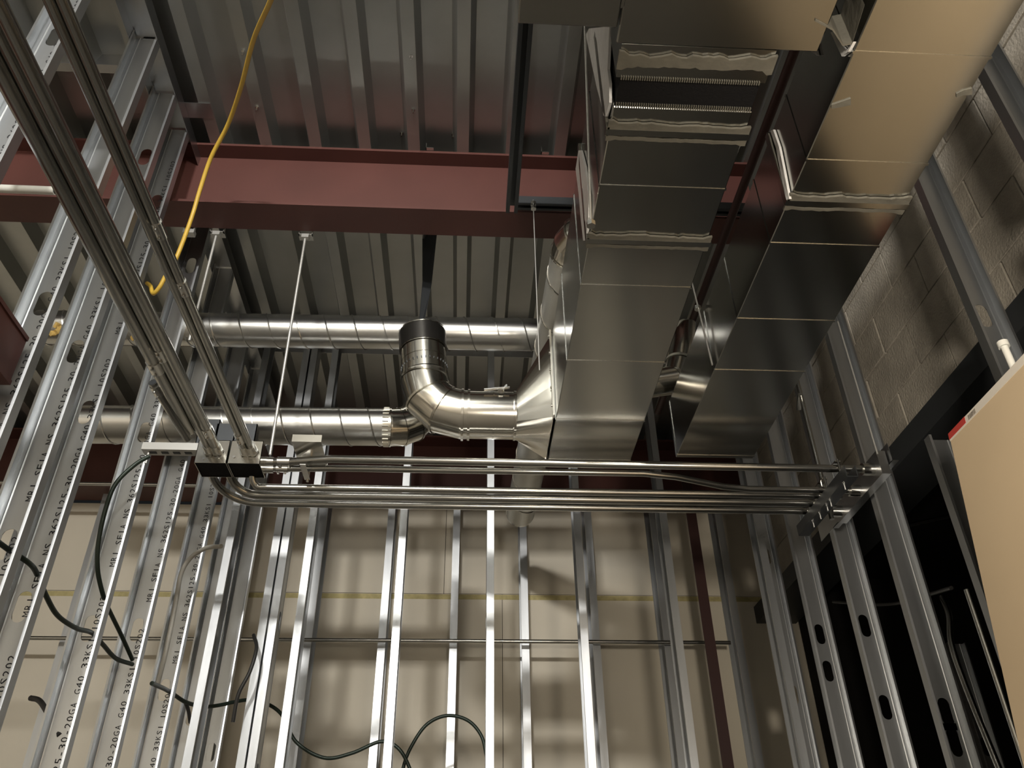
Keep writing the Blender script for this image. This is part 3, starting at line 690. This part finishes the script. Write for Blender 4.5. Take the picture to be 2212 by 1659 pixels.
# other conduits
a = onY(0, 405, 1.62); b = onY(118, 412, 1.62)
o = conduit('metal_conduit', [(a.x-.6, 1.62, a.z), b], .0115, 'pale open conduit end at the left edge before the red beam', mt='pvc')
link('open_end', MB().tube([b-Vector((.001, 0, 0)), b+Vector((.001, 0, 0))], .008, 12).mesh('open_end', 'strut'), o)
p = onY(1000, 1401, 4.745)
conduit('metal_conduit', [(-2.6, 4.60, p.z), (1.5, 4.60, p.z-.004)], .011, 'thin horizontal conduit across the back drywall')
p = onY(200, 1045, 4.45)
conduit('metal_conduit', [(-3.2, 4.45, p.z), (-1.5, 4.45, p.z)], .011, 'thin horizontal conduit before the far red beam at left')

# ================================================================== HANGERS
def rod(p, q, r, lab, clamp=None, nut=None):
    p = Vector(p); q = Vector(q); o = MB().tube([p, q], r, 8).build('threaded_rod', 'zinc2', None, 60); tag(o, lab, 'rod')
    if clamp is not None:
        m = MB(); c = p
        m.box((c.x-.028, c.y-.006, c.z-.004), (c.x+.028, c.y+.03, c.z-.001)); m.box((c.x-.028, c.y-.006, c.z-.004), (c.x-.024, c.y+.006, c.z+.022)); m.box((c.x+.024, c.y-.006, c.z-.004), (c.x+.028, c.y+.006, c.z+.022)); m.box((c.x-.014, c.y-.01, c.z-.022), (c.x+.014, c.y+.012, c.z-.004))
        m.build('beam_clamp', 'zinc2', o)
    for n in nut or ():
        link('nut', MB().tube([Vector(n)-Vector((0, 0, .007)), Vector(n)+Vector((0, 0, .007))], .011, 6).mesh('nut', 'zinc'), o)
    return o
p = onH(655, 480, 2.395); q = onY(586, 948, 2.56); rod((p.x, 2.445, p.z), (q.x, 2.58, Z0+1.46), .0055, 'threaded rod hanging from beam clamp to the cross conduits', True)
p = onH(459, 470, 2.395); q = onY(380, 735, 2.50); rod((p.x, 2.445, p.z), (p.x-.02, 2.50, q.z), .0055, 'threaded rod from beam clamp at left, behind the conduits', True)
p = onH(397, 464, 2.395); m = MB(); c = p; m.box((c.x-.022, 2.432, c.z-.02), (c.x+.022, 2.46, c.z)); m.box((c.x-.022, 2.432, c.z), (c.x-.018, 2.445, c.z+.02)); m.box((c.x+.018, 2.432, c.z), (c.x+.022, 2.445, c.z+.02))
tag(m.build('beam_clamp', 'zinc2'), 'small empty beam clamp under red beam at left', 'clamp')
a = onY(1152, 440, 2.2); b = onY(1168, 800, 2.2); rod((a.x, 2.2, a.z+.02), (a.x, 2.2, b.z), .002, 'thin wire hanging from dark strut left of the centre duct', None, [(a.x, 2.2, a.z), (a.x, 2.2, onY(1152, 449, 2.2).z)])
a = onX(1240, 55, .282); b = onX(1285, 438, .282); ym = 1.44
rod((.275, 1.10, onX(1240, 55, .275).z+.2), (.282, 1.40, onX(1285, 438, .282).z), .003, 'bright hanger rod along the left side of the centre duct', None, [(.282, 1.40, onX(1285, 438, .282).z)])
a = onX(1810, 695, 1.42); b = onX(1888, 990, 1.42); rod((1.42, a.y, a.z), (1.42, a.y, b.z), .0035, 'thin threaded rod hanging in front of block wall')
a = onX(1472, 690, .755); b = onX(1500, 895, .755); rod((.73, 2.1, Z0+2.3), (.752, 2.05, Z0+1.505), .003, 'thin rod along the left side of right duct', None, [(.745, 2.07, Z0+1.75)])
# black strap from deck to the round elbow
p0 = onH(928, 500, HD+.06); p1 = onY(905, 735, 2.66)
m = MB(); pts = [p0, p0+(p1-p0)*.5+Vector((.01, 0, 0)), p1]; w0 = (.034, .02, .006)
m.loops([[p+Vector((-w, 0, 0)), p+Vector((w, .012, 0)), p+Vector((w, .0135, .001)), p+Vector((-w, .0015, .001))] for p, w in zip(pts, w0)])
tag(m.build('hanger_strap', 'strut'), 'black strap hanging from roof deck down to the round elbow', 'strap')
# dark struts before the red beam
def strut(p, q, lab, w=.041):
    p = Vector(p); q = Vector(q); m = MB(); d = (q-p).normalized(); x = d.cross(Vector((0, 0, 1))).normalized()
    m.bar(p+Vector((0, 0, w/2)), q+Vector((0, 0, w/2)), w, .003); m.bar(p+x*w/2, q+x*w/2, .003, w); m.bar(p-x*w/2, q-x*w/2, .003, w); m.bar(p+x*w*.35-Vector((0, 0, w/2)), q+x*w*.35-Vector((0, 0, w/2)), w*.3, .003); m.bar(p-x*w*.35-Vector((0, 0, w/2)), q-x*w*.35-Vector((0, 0, w/2)), w*.3, .003)
    return tag(m.build('strut_channel', 'strut'), lab, 'strut')
strut((.147, .945, Z0+2.32), (.147, 2.20, Z0+2.32), 'dark strut channel under the roof deck running to the red beam')
p = onY(1112, 436, 2.24); q = onY(1640, 436, 2.24)
o = strut((.168, 2.245, p.z), (1.3, 2.245, p.z+.004), 'dark strut channel crossing before the red beam behind ducts', .036)
# dark red sprinkler pipe between the ducts
tag(MB().tube([(.955, .4, Z0+2.22), (.93, 3.4, Z0+2.2)], .015, 16).build('sprinkler_pipe', 'redpipe', None, 40), 'dark red pipe running above the gap between the two ducts', 'pipe')
# small clip angles on the beam top
for (u, v), lab in (((926, 318), 'left small bright clip on top of the red beam'), ((1176, 324), 'right small bright clip on top of the red beam')):
    c = onH(u, v, HD+.001); m = MB().box((c.x-.012, 2.275, c.z), (c.x+.02, 2.288, c.z+.003)).box((c.x-.012, 2.275, c.z), (c.x-.009, 2.288, c.z+.03))
    tag(m.build('clip', 'zinc'), lab, 'clip', 'small clips on the red beam')
c = onH(430, 238, HD); m = MB().box((c.x-.06, c.y-.035, c.z-.003), (c.x+.05, c.y+.035, c.z-.001)).box((c.x-.06, c.y-.035, c.z-.02), (c.x-.058, c.y+.035, c.z))
tag(m.build('clip', 'track'), 'flat steel clip plate under the deck beside left track', 'clip')

# ================================================================== CABLES
def cable(name, pts, r, mt, lab, cat='cable', group=None, n=10, ribs=False):
    sp = spline(pts, n); o = MB().tube(sp, r, 10).build(name, mt, None, 60); return tag(o, lab, cat, group)
cable('extension_cord', [onY(600, -60, 1.15), onY(585, 0, 1.32), onY(548, 85, 1.55), onY(520, 190, 1.78), onY(492, 270, 1.95), onY(456, 340, 2.06), onY(432, 410, 2.13), onY(414, 470, 2.17), onY(382, 555, 2.2), onY(360, 592, 2.24), onY(345, 620, 2.26), onY(331, 634, 2.28), onY(325, 618, 2.30), onY(318, 612, 2.34)], .0075, 'cord', 'yellow extension cord hanging from the roof in front of red beam', 'cord')
GM = 'dark green armored cables in the left wall'
cable('armored_cable', [onY(323, 985, 2.50), onY(290, 1005, 2.50), onY(250, 1045, 2.50), onY(228, 1100, 2.5), onY(213, 1170, 2.52), onY(211, 1230, 2.56), onY(222, 1283, 2.63), onY(233, 1312, 2.72), onY(262, 1372, 2.86), onY(286, 1425, 2.98)], .0072, 'green', 'green armored cable looping from bracket down into left stud', 'cable', GM)
cable('armored_cable', [onY(-30, 1150, 1.96), onY(15, 1185, 2.06), onY(62, 1216, 2.14), onY(80, 1240, 2.22), onY(100, 1288, 2.32), onY(125, 1330, 2.42), onY(165, 1357, 2.54), onY(198, 1367, 2.66), onY(222, 1392, 2.76), onY(250, 1422, 2.88), onY(286, 1435, 3.0)], .0072, 'green', 'green armored cable threading through slots of the left studs', 'cable', GM)
cable('armored_cable', [onY(328, 1476, 3.2), onY(355, 1488, 3.36), onY(375, 1500, 3.5), (onY(402, 1517, 3.6)), onY(438, 1526, 3.72), onY(470, 1524, 3.8), onY(535, 1512, 3.9), onY(580, 1522, 4.0), onY(612, 1548, 4.05), onY(640, 1603, 4.05), onY(700, 1637, 4.05), onY(760, 1627, 4.05), onY(822, 1602, 4.05), onY(860, 1616, 4.05), onY(885, 1660, 4.05), onY(900, 1720, 4.05)], .0082, 'green', 'dark cable sagging across the back wall at bottom', 'cable')
cable('armored_cable', [onY(862, 1720, 4.15), onY(872, 1655, 4.15), onY(890, 1610, 4.15), onY(922, 1565, 4.15), onY(965, 1546, 4.15), onY(1010, 1556, 4.15), onY(1040, 1590, 4.15), onY(1052, 1640, 4.15)], .0082, 'green', 'dark cable looping up in an arch at the bottom', 'cable')
cable('armored_cable', [onY(400, 1515, 3.6), onY(407, 1535, 3.66), onY(411, 1560, 3.8)], .008, 'grey_cable', 'short dark cable end hanging by a left wall stud')
cable('armored_cable', [onY(548, 1372, 3.5), onY(554, 1400, 3.42), onY(540, 1450, 3.4), onY(515, 1500, 3.4), onY(503, 1560, 3.42)], .0075, 'grey_cable', 'grey cable dropping beside the tight pair of back studs')
cable('armored_cable', [onY(66, 1508, 2.76), onY(84, 1513, 2.74), onY(100, 1535, 2.70), onY(130, 1590, 2.655)], .0085, 'grey_cable', 'short dark bent cable end low at the left')
cable('flexible_tube', [onY(478, 1180, 3.15), onY(445, 1184, 3.2), onY(412, 1205, 3.22), onY(391, 1240, 3.25), onY(380, 1300, 3.27), onY(360, 1400, 3.28), onY(340, 1480, 3.3)], .009, 'whitegrey', 'pale bent tube sticking out of the left wall below boxes', 'tube')
cable('armored_cable', [onX(1800, 1300, 1.7), onX(1880, 1306, 1.75), onX(1940, 1303, 1.8), onX(1995, 1288, 1.75), onX(2055, 1270, 1.64)], .007, 'grey_cable', 'dim grey cable drooping across the dark opening at right')
cable('metal_conduit', [onX(2035, 1290, 1.75), onX(2050, 1330, 1.7), onX(2055, 1390, 1.66), onX(2085, 1480, 1.65), onX(2150, 1640, 1.64), onX(2200, 1760, 1.64)], .010, 'emt', 'curved conduit coming down inside the dark opening', 'conduit')

a, b = onY(2000, 1126, 3.3), onY(2090, 1106, 3.3)
conduit('metal_conduit', [a+(a-b)*.6, b+(b-a)*6], .010, 'dim slanting conduit at the top of the dark opening')
p = onX(2089, 1274, 1.62)
conduit('metal_conduit', [(1.62, p.y, .0), (1.62, p.y, p.z)], .010, 'upright pale conduit end inside the dark opening')

# ================================================================== DRYWALL SHEETS LEANING AT RIGHT
lean = math.radians(6.9); XG = 1.28
pa = onX(2050, 938, XG); 
ux = Vector((-math.sin(lean), 0, -math.cos(lean))); nn = Vector((math.cos(lean), 0, -math.sin(lean)))   # down the sheet, and into the wall
gb = empty('drywall_sheet', 'brown backed drywall sheets leaning at the right edge with taped end', 'drywall', None, pa); ig = Matrix.Translation(-pa)
Lg = 2.0
def slab(d0, d1, s0, s1, y0, y1):
    m = MB(); r = []
    for y in (y0, y1): r.append([Vector((pa.x, y, pa.z))+ux*s+nn*d for s, d in ((s0, d0), (s1, d0), (s1, d1), (s0, d1))])
    return m.loops(r)
smax = (pa.z-.01)/math.cos(lean)
for k in range(2):
    o = slab(k*.0165, k*.0165+.0158, 0, smax, pa.y-2.44, pa.y).build('sheet', 'gypback', gb); o.matrix_parent_inverse = ig
o = slab(-.0012, .0335, -.001, .022, pa.y-2.44, pa.y+.0008).build('edge_tape', 'gypcore', gb); o['label'] = 'white edge tape'; o.matrix_parent_inverse = ig
o = slab(-.0018, .034, -.0016, .0170, pa.y-.085, pa.y+.0014).build('tape_label', 'label_red', gb); o['label'] = 'red label on the tape'; o.matrix_parent_inverse = ig
o = slab(-.0018, -.0012, .005, .018, pa.y-.135, pa.y-.10).build('tape_print', 'mortar', gb); o.matrix_parent_inverse = ig
# white pipe end above the sheets
a = onX(2166, 742, 1.36); b = onX(2192, 800, 1.36)
o = tag(MB().tube([a, a+(b-a)*1.6], .009, 14).tube([a-(b-a).normalized()*.004, a+(b-a).normalized()*.012], .014, 14).build('pipe_stub', 'pvc', None, 40), 'white plastic pipe stub above the drywall sheets', 'pipe')
